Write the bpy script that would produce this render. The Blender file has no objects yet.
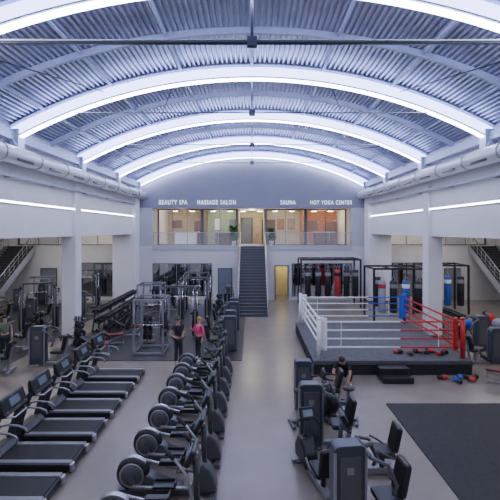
import bpy, bmesh, math, random
from math import sin, cos, pi, radians, sqrt, atan2
from mathutils import Vector, Matrix, Euler
random.seed(7)
S = bpy.context.scene
COL = S.collection
H = 5.2

# ------------------------------------------------------------------ materials
def mat(name, col, rough=.5, metal=0., var=.08, scale=6., emis=None, es=0., bump=0., alpha=1., trans=0.):
    m = bpy.data.materials.new(name); m.use_nodes = True
    nt = m.node_tree; b = nt.nodes['Principled BSDF']
    b.inputs['Roughness'].default_value = rough
    b.inputs['Metallic'].default_value = metal
    tc = nt.nodes.new('ShaderNodeTexCoord'); nz = nt.nodes.new('ShaderNodeTexNoise')
    nz.inputs['Scale'].default_value = scale; nz.inputs['Detail'].default_value = 4
    nt.links.new(tc.outputs['Object'], nz.inputs['Vector'])
    rp = nt.nodes.new('ShaderNodeValToRGB')
    rp.color_ramp.elements[0].position = .3; rp.color_ramp.elements[1].position = .7
    rp.color_ramp.elements[0].color = [c*(1-var) for c in col]+[1]
    rp.color_ramp.elements[1].color = [min(1, c*(1+var)) for c in col]+[1]
    nt.links.new(nz.outputs['Fac'], rp.inputs['Fac'])
    nt.links.new(rp.outputs['Color'], b.inputs['Base Color'])
    if emis:
        b.inputs['Emission Color'].default_value = list(emis)+[1]
        b.inputs['Emission Strength'].default_value = es
    if bump:
        bp = nt.nodes.new('ShaderNodeBump'); bp.inputs['Strength'].default_value = bump
        nt.links.new(nz.outputs['Fac'], bp.inputs['Height']); nt.links.new(bp.outputs['Normal'], b.inputs['Normal'])
    b.inputs['Alpha'].default_value = alpha
    b.inputs['Transmission Weight'].default_value = trans
    return m

M = dict(
 floor=mat('floor_vinyl', (.225, .19, .16), .24, var=.07, scale=1.2),
 mat=mat('rubber_mat', (.02, .02, .022), .7, var=.3, scale=14, bump=.2),
 matl=mat('gym_mat_floor', (.03, .028, .028), .5, var=.2, scale=4),
 deck=mat('galvanised_deck', (.57, .59, .7), .36, .5, var=.12, scale=2),
 steel=mat('painted_steel', (.46, .5, .66), .45, .1),
 dsteel=mat('dark_steel', (.05, .055, .08), .4, .5),
 led=mat('led_strip', (1, 1, 1), .5, emis=(.7, .75, 1.), es=30),
 ledsoft=mat('led_diffuser', (1, 1, 1), .5, emis=(.44, .5, 1.), es=7),
 ledwall=mat('led_wall', (1, 1, 1), .5, emis=(.8, .85, 1.), es=20),
 wallw=mat('white_wall_paint', (.76, .75, .76), .7, var=.03, scale=1),
 wallb=mat('blue_grey_wall', (.19, .195, .25), .7, var=.04, scale=1),
 wallp=mat('pale_pier_wall', (.42, .42, .45), .7, var=.04, scale=1),
 wallg=mat('grey_wall', (.58, .56, .56), .7, var=.04, scale=1),
 stair=mat('stair_side', (.3, .3, .33), .6),
 duct=mat('duct_sheet', (.52, .53, .59), .4, .2, var=.05),
 black=mat('black_plastic', (.014, .014, .016), .4),
 rubber=mat('black_rubber', (.022, .022, .023), .7, var=.2, scale=20),
 dgrey=mat('dark_grey_plastic', (.035, .035, .04), .4),
 grey=mat('grey_plastic', (.09, .09, .1), .4, .1),
 rail=mat('grey_deck_rail', (.25, .25, .27), .4, .2),
 slate=mat('slate_panel', (.055, .065, .085), .35, .2),
 silver=mat('silver_metal', (.4, .4, .43), .3, .8),
 chrome=mat('chrome', (.75, .76, .8), .15, 1.),
 white=mat('white_paint', (.85, .85, .86), .45),
 red=mat('red_vinyl', (.55, .015, .015), .4),
 blue=mat('blue_vinyl', (.02, .09, .5), .4),
 maroon=mat('maroon_vinyl', (.13, .02, .02), .5),
 bagk=mat('black_leather', (.012, .012, .014), .45, bump=.2, scale=30),
 bagr=mat('red_leather', (.42, .03, .03), .45, bump=.2, scale=30),
 bagb=mat('blue_leather', (.03, .09, .38), .45, bump=.2, scale=30),
 bagg=mat('grey_leather', (.3, .31, .34), .5, bump=.2, scale=30),
 canvas=mat('ring_canvas', (.1, .1, .11), .9, var=.2),
 skirt=mat('ring_skirt', (.015, .015, .018), .8),
 mirror=mat('mirror_glass', (.5, .52, .56), .04, 1., var=.02),
 glass=mat('clear_glass', (.9, .95, .97), .05, alpha=.06),
 frame=mat('window_frame', (.1, .1, .1), .5),
 beige=mat('beige_room', (.38, .29, .19), .8, var=.2, scale=2),
 cream=mat('cream_room', (.5, .45, .31), .8, var=.1, scale=2),
 green=mat('green_room', (.38, .44, .28), .8, var=.12, scale=2),
 orange=mat('orange_room', (.34, .14, .05), .8, var=.35, scale=5),
 wood=mat('wood_panel', (.12, .06, .025), .5, var=.3, scale=4),
 door=mat('door_paint', (.16, .18, .22), .5),
 tread=mat('stair_tread', (.075, .075, .085), .6),
 screen=mat('display_screen', (.02, .03, .05), .2, emis=(.3, .42, .7), es=.2),
 leaf=mat('leaf_green', (.025, .13, .02), .5, var=.4, scale=10),
 pot=mat('plant_pot', (.6, .6, .58), .5),
 warm=mat('warm_lamp', (1, 1, 1), .5, emis=(1., .8, .55), es=14),
 skin=mat('skin', (.58, .33, .23), .55),
 skind=mat('skin_tan', (.45, .24, .16), .55),
 hairk=mat('dark_hair', (.02, .013, .01), .6),
 hairb=mat('blond_hair', (.4, .24, .09), .6),
 tee=mat('black_cotton', (.014, .014, .017), .85),
 pink=mat('pink_top', (.8, .06, .2), .8),
 legg=mat('legging', (.02, .02, .03), .7),
 olive=mat('olive_cotton', (.12, .16, .1), .85),
 shoe=mat('shoe', (.6, .6, .62), .6),
 eye=mat('eye_dark', (.02, .015, .01), .2),
 lips=mat('lips', (.4, .1, .09), .5),
 letter=mat('sign_letter', (.95, .95, .97), .4, emis=(.9, .93, 1.), es=1.1),
 ball=mat('gym_ball', (.25, .28, .36), .4),
)

# ------------------------------------------------------------------ mesh builder
class MB:
    def __init__(s): s.v = []; s.f = []; s.sm = []
    def add(s, vs, fs, sm=False):
        o = len(s.v); s.v += [tuple(v) for v in vs]
        s.f += [tuple(i+o for i in f) for f in fs]; s.sm += [sm]*len(fs); return s
    def box(s, c, d, rot=None):
        h = Vector(d)/2; R = Euler(rot).to_matrix() if rot else Matrix.Identity(3); c = Vector(c)
        vs = [c + R @ Vector((x*h.x, y*h.y, z*h.z)) for x in (-1, 1) for y in (-1, 1) for z in (-1, 1)]
        return s.add(vs, [(0, 1, 3, 2), (4, 6, 7, 5), (0, 4, 5, 1), (2, 3, 7, 6), (0, 2, 6, 4), (1, 5, 7, 3)])
    def bb(s, x0, x1, y0, y1, z0, z1):
        return s.box(((x0+x1)/2, (y0+y1)/2, (z0+z1)/2), (x1-x0, y1-y0, z1-z0))
    def bar(s, p, q, w, t):
        p = Vector(p); q = Vector(q); d = q-p; L = d.length; d.normalize()
        up = Vector((0, 0, 1)) if abs(d.z) < .95 else Vector((1, 0, 0))
        a = d.cross(up).normalized(); b = a.cross(d)
        vs = [e + a*i*w/2 + b*j*t/2 for e in (p, q) for i in (-1, 1) for j in (-1, 1)]
        return s.add(vs, [(0, 1, 3, 2), (4, 6, 7, 5), (0, 4, 5, 1), (2, 3, 7, 6), (0, 2, 6, 4), (1, 5, 7, 3)])
    def tube(s, pts, r, n=8, rs=None, closed=False):
        P = [Vector(p) for p in pts]; vs = []; m = len(P); a = None
        for i, p in enumerate(P):
            if closed: t = P[(i+1) % m]-P[i-1]
            else: t = P[min(i+1, m-1)]-P[max(i-1, 0)]
            t.normalize()
            if a is None:
                up = Vector((0, 0, 1)) if abs(t.z) < .9 else Vector((1, 0, 0)); a = t.cross(up).normalized()
            else: a = (a - t*a.dot(t)).normalized()
            b = t.cross(a); rr = rs[i] if rs else r
            vs += [p + (a*cos(2*pi*k/n)+b*sin(2*pi*k/n))*rr for k in range(n)]
        fs = []
        for i in range(m if closed else m-1):
            j = (i+1) % m
            for k in range(n):
                k2 = (k+1) % n; fs.append((i*n+k, i*n+k2, j*n+k2, j*n+k))
        s.add(vs, fs, True)
        if not closed:
            o = len(s.v)-len(vs)
            s.f += [tuple(o+k for k in range(n)), tuple(o+(m-1)*n+k for k in range(n))]; s.sm += [False, False]
        return s
    def cyl(s, p, q, r, r2=None, n=14): return s.tube([p, q], r, n, [r, r if r2 is None else r2])
    def lathe(s, prof, c=(0, 0, 0), axis='z', n=20):
        c = Vector(c); vs = []
        for r, z in prof:
            for k in range(n):
                a = 2*pi*k/n; u, w = r*cos(a), r*sin(a)
                vs.append(c + (Vector((u, w, z)) if axis == 'z' else Vector((u, z, w)) if axis == 'y' else Vector((z, u, w))))
        fs = [(i*n+k, i*n+(k+1) % n, (i+1)*n+(k+1) % n, (i+1)*n+k) for i in range(len(prof)-1) for k in range(n)]
        s.add(vs, fs, True)
        o = len(s.v)-len(vs); m = len(prof)
        s.f += [tuple(o+k for k in range(n)), tuple(o+(m-1)*n+k for k in range(n))]; s.sm += [False, False]
        return s
    def ball(s, c, r, n=12, rot=None):
        if not hasattr(r, '__len__'): r = (r, r, r)
        R = Euler(rot).to_matrix() if rot else Matrix.Identity(3); c = Vector(c); vs = []; m = n//2+1
        for i in range(m+1):
            t = pi*i/m
            t = max(.02, min(pi-.02, t))
            for k in range(n):
                a = 2*pi*k/n
                vs.append(c + R @ Vector((r[0]*sin(t)*cos(a), r[1]*sin(t)*sin(a), r[2]*cos(t))))
        fs = [(i*n+k, i*n+(k+1) % n, (i+1)*n+(k+1) % n, (i+1)*n+k) for i in range(m) for k in range(n)]
        fs += [tuple(range(n)), tuple(m*n+k for k in range(n))]
        return s.add(vs, fs, True)
    def prism(s, prof, axis, lo, hi):
        n = len(prof)
        def P(a, b, t): return (t, a, b) if axis == 'x' else (a, t, b) if axis == 'y' else (a, b, t)
        vs = [P(a, b, lo) for a, b in prof]+[P(a, b, hi) for a, b in prof]
        fs = [tuple(range(n)), tuple(range(n, 2*n))]+[(i, (i+1) % n, n+(i+1) % n, n+i) for i in range(n)]
        return s.add(vs, fs)
    def build(s, name, m, parent=None, bevel=0, fix=True):
        me = bpy.data.meshes.new(name); me.from_pydata(s.v, [], s.f)
        for p, q in zip(me.polygons, s.sm): p.use_smooth = q
        if fix:
            bm = bmesh.new(); bm.from_mesh(me); bmesh.ops.recalc_face_normals(bm, faces=bm.faces); bm.to_mesh(me); bm.free()
        me.materials.append(M[m] if isinstance(m, str) else m)
        o = bpy.data.objects.new(name, me); COL.objects.link(o)
        if parent: o.parent = parent
        if bevel:
            b = o.modifiers.new('Bevel', 'BEVEL'); b.width = bevel; b.segments = 2; b.limit_method = 'ANGLE'
        return o

def tag(o, label, cat, group=None):
    o['label'] = label; o['category'] = cat
    if group: o['group'] = group
    return o
def thing(name, label, cat, loc=(0, 0, 0), rz=0, group=None):
    o = bpy.data.objects.new(name, None); o.empty_display_size = .1; COL.objects.link(o)
    o.location = loc; o.rotation_euler = (0, 0, rz)
    return tag(o, label, cat, group)
def struct(name, mb, m, bevel=0, parent=None):
    o = mb.build(name, m, parent, bevel)
    if not parent: o['kind'] = 'structure'
    return o
def copy_tree(o, parent=None):
    c = o.copy(); COL.objects.link(c)
    if parent: c.parent = parent
    for ch in list(o.children): copy_tree(ch, c)
    return c
ORD = ['nearest', 'second nearest', 'third nearest', 'fourth nearest', 'fifth nearest', 'sixth nearest', 'seventh nearest', 'eighth nearest', 'ninth nearest', 'tenth nearest']
class Kind:
    def __init__(s, make): s.make = make; s.first = None
    def put(s, label, loc, rz=0, group=None, sc=1):
        if s.first is None:
            s.first = s.make(); o = s.first
        else: o = copy_tree(s.first)
        o.location = loc; o.rotation_euler = (0, 0, rz); o.scale = (sc, sc, sc); o['label'] = label
        if group: o['group'] = group
        elif 'group' in o: del o['group']
        return o

# ------------------------------------------------------------------ shell
YB = 27.9
RB = 17.45; ZC = 10.55-RB      # arch underside circle
def arc(R, x): return ZC+sqrt(R*R-x*x)
struct('floor', MB().bb(-19, 19, -4, 36, -.2, 0), 'floor')
struct('floor_mezzanine', MB().bb(-19, 19, YB+.0, 36, 3.7, 4.0), 'wallg')
# corrugated ceiling
vs = []; n = 112; a0 = radians(29.2); R1, R2 = RB+.52, RB+.62
for i in range(n):
    for (f, R) in ((0, R2), (.36, R2), (.5, R1), (.86, R1), (.99, R2)):
        a = -a0+2*a0*(i+f)/n; vs.append((R*sin(a), ZC+R*cos(a)))
m_ = MB(); k = len(vs)
pv = [(x, -4, z) for x, z in vs]+[(x, YB+.4, z) for x, z in vs]
m_.add(pv, [(i, i+1, k+i+1, k+i) for i in range(k-1)])
struct('ceiling', m_, 'deck')
# side walls (upper part carried by pillars) and outer aisle walls
for sgn, nm in ((-1, 'left'), (1, 'right')):
    x = 8.6*sgn
    struct('wall_upper_'+nm, MB().bb(min(x, x+.3*sgn), max(x, x+.3*sgn), -4, YB, 4.9, 9.0), 'wallw')
    struct('wall_outer_'+nm, MB().bb(min(18.4*sgn, 18.7*sgn), max(18.4*sgn, 18.7*sgn), -4, YB+8, 0, 6.9), 'wallg')
    struct('ceiling_aisle_'+nm, MB().bb(min(8.9*sgn, 18.6*sgn), max(8.9*sgn, 18.6*sgn), -4, YB, 4.9, 5.05), 'wallw')
    struct('trim_eaves_'+nm, MB().bb(min(8.3*sgn, 8.6*sgn), max(8.3*sgn, 8.6*sgn), -4, YB, 8.35, 8.65), 'steel')
# lower back wall with a doorway at x 1.75..2.65
struct('wall_back_lower', MB().bb(-18.6, 1.75, YB, YB+.2, 0, 3.7).bb(2.65, 18.6, YB, YB+.2, 0, 3.7).bb(1.75, 2.65, YB, YB+.2, 2.5, 3.7), 'wallg')
struct('wall_back_corridor', MB().bb(1.3, 3.4, YB+2.2, YB+2.3, 0, 3.7).bb(1.2, 1.3, YB+.2, YB+2.3, 0, 3.7).bb(3.4, 3.5, YB+.2, YB+2.3, 0, 3.7), 'cream')
# gable above the mezzanine opening
xs = [-8.6+17.2*i/30 for i in range(31)]
prof = [(-8.6, 6.85)]+[(x_, arc(RB+.58, x_)) for x_ in xs]+[(8.6, 6.85)]
struct('wall_back_upper', MB().prism(prof, 'y', YB, YB+.25), 'wallb')
for sgn, nm in ((-1, 'left'), (1, 'right')):
    struct('wall_back_pier_'+nm, MB().bb(min(7.4*sgn, 8.6*sgn), max(7.4*sgn, 8.6*sgn), YB, YB+.25, 4.0, 6.85), 'wallp')
struct('trim_sill', MB().bb(-7.4, 7.4, YB-.06, YB+.02, 3.7, 4.05), 'wallp')
struct('ceiling_rooms', MB().bb(-18.6, 18.6, YB+.25, 36, 6.85, 7.0), 'wallw')
# room back walls by colour
for i, (a, b, c) in enumerate(((-18.4, -7.45, 'wallw'), (-7.35, -3.95, 'beige'), (-3.85, -1.15, 'green'), (-1.05, .95, 'cream'), (1.05, 4.15, 'cream'), (4.25, 7.35, 'orange'), (7.45, 18.4, 'wallw'))):
    struct('wall_room_%d' % (i+1), MB().bb(a, b, 32.6, 32.8, 4, 6.85), c)
for i, (x, c) in enumerate(((-7.4, 'wallw'), (-3.9, 'wood'), (-1.1, 'cream'), (1.0, 'cream'), (4.2, 'orange'), (7.4, 'wallw'))):
    struct('wall_partition_%d' % (i+1), MB().bb(x-.05, x+.05, 29.5, 32.6, 4, 6.85), c)
# shopfront glazing
def glazing(idx, x0, x1, nm, z0=4.0, z1=6.85, y=29.45):
    f = MB()
    f.bb(x0, x1, y-.03, y+.03, z1-.08, z1).bb(x0, x1, y-.03, y+.03, z0, z0+.08)
    for k in range(nm+1):
        xx = x0+(x1-x0)*k/nm; w = .06 if k in (0, nm) else .016; f.bb(xx-w, xx+w, y-.03, y+.03, z0, z1)
    o = f.build('window_%d' % idx, 'frame'); o['kind'] = 'structure'
    MB().bb(x0, x1, y-.006, y+.006, z0, z1).build('window_pane', 'glass', o)
glazing(1, -7.35, -3.95, 3); glazing(2, -3.85, -1.2, 2); glazing(3, 1.1, 4.15, 2); glazing(4, 4.25, 7.35, 2)
glazing(5, -18.3, -9.0, 6, 4.0, 6.0); glazing(6, 9.0, 18.3, 6, 4.0, 6.0)
# doors
def door(i, x, w, h, y=YB, z=0):
    f = MB().bb(x-w/2-.07, x-w/2, y-.05, y, z, z+h+.07).bb(x+w/2, x+w/2+.07, y-.05, y, z, z+h+.07).bb(x-w/2, x+w/2, y-.05, y, z+h, z+h+.07).build('door_%d' % i, 'grey')
    f['kind'] = 'structure'
    MB().bb(x-w/2, x+w/2, y-.03, y, z+.0, z+h).build('door_leaf', 'door', f)
    MB().cyl((x+w/2-.12, y-.07, z+1.05), (x+w/2-.25, y-.07, z+1.05), .015).build('door_handle', 'chrome', f)
door(1, -2.0, .95, 2.3); door(2, -15.1, 1.1, 2.3); door(3, 14.9, 1.1, 2.3); door(4, -.45, .85, 2.2, 32.6, 4.0)
f = MB().bb(1.68, 1.75, YB-.05, YB+.2, 0, 2.57).bb(2.65, 2.72, YB-.05, YB+.2, 0, 2.57).bb(1.75, 2.65, YB-.05, YB+.2, 2.5, 2.57).build('door_5', 'grey'); f['kind'] = 'structure'

# mirrors on back wall
def mirror(x0, x1, z0, z1, n, label):
    t = thing('wall_mirror', label, 'mirror', ((x0+x1)/2, YB-.02, z0))
    w = (x1-x0)
    for k in range(n):
        MB().bb(-w/2+w*k/n+.01, -w/2+w*(k+1)/n-.01, -.01, .01, .02, z1-z0-.02).build('mirror_panel', 'mirror', t)
    MB().bb(-w/2-.04, w/2+.04, -.02, .015, z1-z0-.02, z1-z0+.03).bb(-w/2-.04, -w/2, -.02, .015, 0, z1-z0).bb(w/2, w/2+.04, -.02, .015, 0, z1-z0).build('mirror_frame', 'frame', t)
mirror(-7.35, -3.0, .25, 2.7, 5, 'long wall mirror left of the central staircase')
mirror(-12.8, -10.1, .25, 2.75, 3, 'wall mirror behind the left pillars')
mirror(3.0, 7.4, .25, 2.7, 5, 'long wall mirror behind the row of punching bags')
mirror(10.1, 12.8, .25, 2.75, 3, 'wall mirror at the end of the right aisle')

# ------------------------------------------------------------------ roof arches
ARCH = [8.3, 13.3, 18.3, 23.2, 27.65]
names = ['nearest roof arch, cut off by the top of the picture', 'large glowing roof arch second from the camera', 'middle glowing roof arch over the hall', 'fourth glowing roof arch toward the back wall', 'farthest roof arch against the gable wall']
def arcband(r0, r1, y0, y1, n=48, xm=8.3):
    mb = MB(); vs = []; A = math.asin(xm/RB)
    for i in range(n+1):
        a = -A+2*A*i/n
        for r, y in ((r0, y0), (r0, y1), (r1, y1), (r1, y0)): vs.append((r*sin(a), y, ZC+r*cos(a)))
    fs = []
    for i in range(n):
        for k in range(4): fs.append((i*4+k, i*4+(k+1) % 4, i*4+4+(k+1) % 4, i*4+4+k))
    fs += [(0, 1, 2, 3), tuple(n*4+k for k in range(4))]
    return mb.add(vs, fs)
for y, lb in zip([3.3]+ARCH, ['roof arch above the camera, out of view']+names):
    t = thing('roof_arch', lb, 'roof beam', (0, y, 0), 0, None)
    arcband(RB, RB+.04, -.16, .16).build('bottom_flange', 'steel', t)
    arcband(RB+.46, RB+.5, -.14, .14).build('top_flange', 'steel', t)
    arcband(RB+.04, RB+.46, -.02, .02).build('web', 'steel', t)
    arcband(RB-.03, RB-.001, -.1, .1).build('led_strip', 'led', t)
    for sg in (-1, 1):
        arcband(RB+.05, RB+.38, sg*.1-.02, sg*.1+.02).build('side_led_strip', 'ledsoft', t)
    for sg in (-1, 1):
        MB().box((sg*8.32, 0, 8.4), (.3, .4, .7)).build('bearing_bracket', 'steel', t, .02)
    if y < 27:
        zt = 9.36; xt = sqrt((RB)**2-(zt-ZC)**2)
        MB().cyl((-xt, 0, zt), (xt, 0, zt), .06 if y < 9 else .02).build('tie_rod', 'dsteel', t)
        MB().cyl((0, 0, zt-.05), (0, 0, 10.56), .035 if y < 9 else .02).box((0, 0, zt), (.22, .14, .2)).build('hanger', 'dsteel', t)
sub = [5.8, 10.8, 15.8, 20.8, 25.5]
for i, y in enumerate(sub):
    tag(arcband(RB+.3, RB+.48, y-.05, y+.05).build('secondary_roof_arch', 'steel'), 'slim unlit roof arch %s to the camera' % ORD[i], 'roof beam')
for i, a in enumerate((-24, -16, -8, 0, 8, 16, 24)):
    A = radians(a); r = RB+.4
    tag(MB().cyl((r*sin(A), -4, ZC+r*cos(A)), (r*sin(A), YB, ZC+r*cos(A)), .05, n=8).build('roof_purlin', 'steel'),
        'long steel purlin under the roof deck, %s' % ['leftmost', 'second from left', 'third from left', 'at the ridge', 'third from right', 'second from right', 'rightmost'][i], 'purlin')
ys = [3.3]+ARCH
for i in range(5):
    for sg in (-1, 1):
        a, b = ((9, 15), (23, 17))[i % 2]
        A, B = radians(a)*sg, radians(b)*sg; r = RB+.25
        tag(MB().cyl((r*sin(A), ys[i]+.2, ZC+r*cos(A)), (r*sin(B), ys[i+1]-.2, ZC+r*cos(B)), .018, n=6).build('brace_rod', 'dsteel'),
            'thin %s diagonal brace rod in the %s roof bay' % ('left' if sg < 0 else 'right', ORD[i]), 'brace', 'diagonal brace rods between the roof arches')
# ducts, wall led lines, pillars
for sg, nm in ((-1, 'left'), (1, 'right')):
    t = thing('air_duct', 'long round ventilation duct along the %s wall' % nm, 'duct', (sg*8.1, 0, 7.75))
    MB().cyl((0, -4, 0), (0, YB, 0), .3, n=20).build('duct_pipe', 'duct', t)
    for y in range(2, 28, 2):
        MB().cyl((0, y-.03, 0), (0, y+.03, 0), .325, n=20).build('duct_collar', 'silver', t)
    for y in range(7, 27, 2):
        MB().box((-sg*.25, y, -.16), (.06, .9, .12), (0, sg*.5, 0)).build('duct_grille', 'dgrey', t)
    for y in range(3, 28, 5):
        MB().bar((0, y, .28), (sg*.3, y, .75), .03, .03).build('duct_hanger', 'steel', t)
    t = thing('service_pipe', 'thin service pipe below the duct on the %s wall' % nm, 'pipe', (sg*8.36, 0, 7.1))
    MB().cyl((0, -4, 0), (0, YB-1.09, 0), .06, n=10).build('pipe', 'steel', t)
    for y in range(1, 27, 3): MB().box((sg*.12, y, 0), (.22, .05, .16)).build('pipe_clip', 'silver', t)
    t = thing('wall_light_line', 'continuous white light line along the %s wall' % nm, 'light', (sg*8.58, 0, 6.2))
    MB().bb(-.04, .04, -4, YB, -.05, .07).build('channel', 'silver', t)
    MB().bb(-.055 if sg > 0 else .04, -.04 if sg > 0 else .055, -4, YB, -.035, .035).build('light_diffuser', 'ledwall', t)
    for y, w, lb in ((8.3, .65, 'front'), (18.3, .65, 'slim')):
        t = thing('pillar', '%s white square pillar carrying the %s wall' % (lb, nm), 'pillar', (sg*8.8, y, 0))
        MB().bb(-.34, .34, -.3, .3, 0, 8.3).build('shaft', 'wallw', t, .01)
        MB().bb(-.37, .37, -.33, .33, 0, .15).build('plinth', 'grey', t)
    t = thing('pillar', 'broad white pillar in the %s back corner' % nm, 'pillar', (sg*9.15, 27.3, 0))
    MB().bb(-.82, .82, -.5, .5, 0, 8.3).build('shaft', 'wallw', t, .01)
    MB().bb(-.85, .85, -.53, .53, 0, .15).build('plinth', 'grey', t)

# mats on the floor
tag(MB().bb(4.0, 12, 4.5, 11.2, 0, .025).build('floor_mat', 'mat'), 'large dark rubber mat on the right foreground floor', 'mat')
tag(MB().bb(-8.2, -.4, 14.9, 26.0, 0, .02).build('floor_mat', 'matl'), 'dark rubber floor under the free weight area', 'mat')
tag(MB().bb(-16.2, -9.4, 12.5, 26.5, 0, .02).build('floor_mat', 'matl'), 'dark rubber floor in the left aisle behind the pillars', 'mat')

# ------------------------------------------------------------------ stairs
def stairs(x, label, w=1.75):
    t = thing('staircase', label, 'stairs', (x, 22.4, 0))
    n = 24; r = 4.0/n; g = 5.5/n
    for k in range(n):
        MB().bb(-w/2, w/2, g*k, g*(k+1)+.02, r*(k+1)-.05, r*(k+1)).bb(-w/2, w/2, g*k+.02, g*k+.04, r*k, r*(k+1)-.04).build('step', 'tread', t)
    for s_ in (-1, 1):
        xx = s_*(w/2+.03)
        MB().prism([(0, 0), (0, r+.1), (5.5, 4.1), (5.5, 3.6), (.5, 0)], 'x', xx-.025, xx+.025).build('stringer', 'stair', t)
        MB().tube([(xx, 0, .95), (xx, .1, 1.1), (xx, 5.4, 5.0)], .03).build('handrail', 'silver', t)
        b = MB()
        for k in range(12):
            yy = .1+5.3*k/11; zz = r+yy*4/5.5; b.cyl((xx, yy, zz-.1), (xx, yy, zz+.9), .016, n=6)
        for q in (.35, .65): b.cyl((xx, .1, r+q), (xx, 5.4, 4+q), .011, n=6)
        b.build('balusters', 'silver', t)
    return t
stairs(0.05, 'central staircase climbing to the mezzanine doors')
stairs(-17.1, 'staircase at the far left of the left aisle', 1.9); stairs(17.1, 'staircase at the far right of the right aisle', 1.9)
# mezzanine railings
def rail(x0, x1, label, y=YB+.05):
    t = thing('glass_railing', label, 'railing', ((x0+x1)/2, y, 4.0)); w = (x1-x0)/2; n = max(2, int((x1-x0)/1.3))
    MB().bb(-w, w, -.03, .03, .98, 1.03).build('top_rail', 'silver', t)
    for k in range(n):
        a = -w+2*w*k/n; MB().bb(a+.03, a+2*w/n-.03, -.008, .008, .08, .95).build('glass_panel', 'glass', t)
    for k in range(n+1):
        a = -w+2*w*k/n; MB().bb(a-.02, a+.02, -.02, .02, 0, .98).build('post', 'silver', t)
rail(-7.35, -.9, 'glass railing in front of the beauty spa and massage salon'); rail(1.0, 7.35, 'glass railing in front of the sauna and hot yoga rooms')
rail(-16.1, -10, 'glass railing over the left aisle'); rail(10, 16.1, 'glass railing over the right aisle')
# lettering
def sign(txt, xc, w, z, y=YB-.01):
    c = bpy.data.curves.new('txt', 'FONT'); c.body = txt; c.align_x = 'CENTER'; c.extrude = .01; c.space_character = 1.22; c.space_word = 1.2
    o = bpy.data.objects.new('tmp', c); COL.objects.link(o); bpy.context.view_layer.update()
    me = bpy.data.meshes.new_from_object(o.evaluated_get(bpy.context.evaluated_depsgraph_get()))
    bpy.data.objects.remove(o)
    x0 = min(v.co.x for v in me.vertices); x1 = max(v.co.x for v in me.vertices)
    s_ = w/(x1-x0); me.transform(Matrix.Diagonal((s_, s_*1.5, 1, 1)))
    me.materials.clear(); me.materials.append(M['letter'])
    o = bpy.data.objects.new('sign_lettering', me); COL.objects.link(o); o.location = (xc, y, z); o.rotation_euler = (pi/2, 0, 0)
    tag(o, 'white %s lettering on the gable wall' % txt, 'sign')
px = lambda x, sc=13.44: (x-252)/sc
sign('BEAUTY SPA', px(173), 2.1, 7.1); sign('MASSAGE SALON', px(216.5), 2.85, 7.1)
sign('SAUNA', px(288), 1.12, 7.1); sign('HOT YOGA CENTER', px(331), 3.1, 7.1)

# rooms: lamps, desk, plants, pictures
def make_clight():
    t = thing('ceiling_light', '', 'light'); MB().lathe([(.16, 0), (.17, -.03), (.15, -.06)]).build('lamp_rim', 'silver', t)
    MB().lathe([(.14, -.062), (.13, -.08)]).build('lamp_diffuser', 'warm', t); return t
cl = Kind(make_clight)
RN = ['beauty spa room', 'massage salon room', 'central landing', 'sauna room', 'hot yoga room']
for i, x in enumerate((-5.65, -2.5, -.05, 2.6, 5.8)):
    for j, d in enumerate((-.7, .7)):
        cl.put('warm round ceiling lamp in the %s, %s one' % (RN[i], ('left', 'right')[j]), (x+d, 31, 6.85), 0, None, 1.6)
for i, x in enumerate((-14, -11, 11, 14)):
    cl.put('warm round ceiling lamp above the %s mezzanine gallery, %s' % ('left' if x < 0 else 'right', 'outer' if abs(x) > 12 else 'inner'), (x, 31, 6.85), 0, None, 2)
def plight(x, y, z, e, c=(1, .78, .5), r=.08):
    l = bpy.data.lights.new('lamp', 'POINT'); l.energy = e; l.color = c; l.shadow_soft_size = r
    o = bpy.data.objects.new('lamp', l); COL.objects.link(o); o.location = (x, y, z)
for x, c, e in ((-5.65, (1, .86, .66), 75), (-2.5, (.98, 1, .82), 85), (-.05, (1, .92, .75), 75), (2.6, (1, .9, .72), 80), (5.8, (1, .74, .48), 105)):
    plight(x, 30.6, 6.6, e, c)
plight(2.4, YB+1.2, 3.0, 75, (1, .85, .45))
for x in (-14, -10.5, 10.5, 14): plight(x, 31, 6.5, 60, (1, .9, .75))
def aisle_fill(x, y, z, sx, sy, e, c):
    l = bpy.data.lights.new('lamp', 'AREA'); l.shape = 'RECTANGLE'; l.size = sx; l.size_y = sy; l.energy = e; l.color = c
    o = bpy.data.objects.new('lamp', l); COL.objects.link(o); o.location = (x, y, z)
for sg in (-1, 1):
    for y in (8, 14, 20, 25.5): aisle_fill(sg*13, y, 4.88, 5, 1.2, 115, (.98, .97, 1))  # unseen fill lights under the aisle soffits, added to brighten the side aisles
def plant(x, y, z, h, label):
    t = thing('potted_plant', label, 'plant', (x, y, z))
    MB().lathe([(.13, 0), (.18, .35), (.19, .36), (.17, .33)], n=14).build('pot', 'pot', t)
    b = MB()
    for k in range(90):
        a = random.uniform(0, 2*pi); e = random.uniform(.1, 1.1); L = random.uniform(.25, .38)*h
        p0 = Vector((0, 0, .35+random.random()*h*.6)); d = Vector((cos(a)*cos(e), sin(a)*cos(e), sin(e)))
        sd = Vector((-sin(a), cos(a), 0))*.08
        m1 = p0+d*L*.5+Vector((0, 0, .05)); e1 = p0+d*L-Vector((0, 0, .06))
        b.add([p0, m1+sd, e1, m1-sd], [(0, 1, 2, 3)])
    b.build('foliage', 'leaf', t, fix=False)
    MB().cyl((0, 0, .3), (0, 0, .3+h*.6), .02, n=6).build('stem', 'wood', t)
plant(px(234, 13), 28.75, 4, 1.7, 'tall leafy potted plant left of the landing'); plant(px(271.5, 13), 28.75, 4, 1.4, 'leafy potted plant right of the landing')
def desk(x, y, w, label, m='wood'):
    t = thing('reception_desk', label, 'desk', (x, y, 4))
    MB().bb(-w/2, w/2, -.3, .3, 0, 1.0).build('body', m, t, .02); MB().bb(-w/2-.05, w/2+.05, -.35, .35, 1.0, 1.05).build('desk_top', 'white', t)
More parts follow.
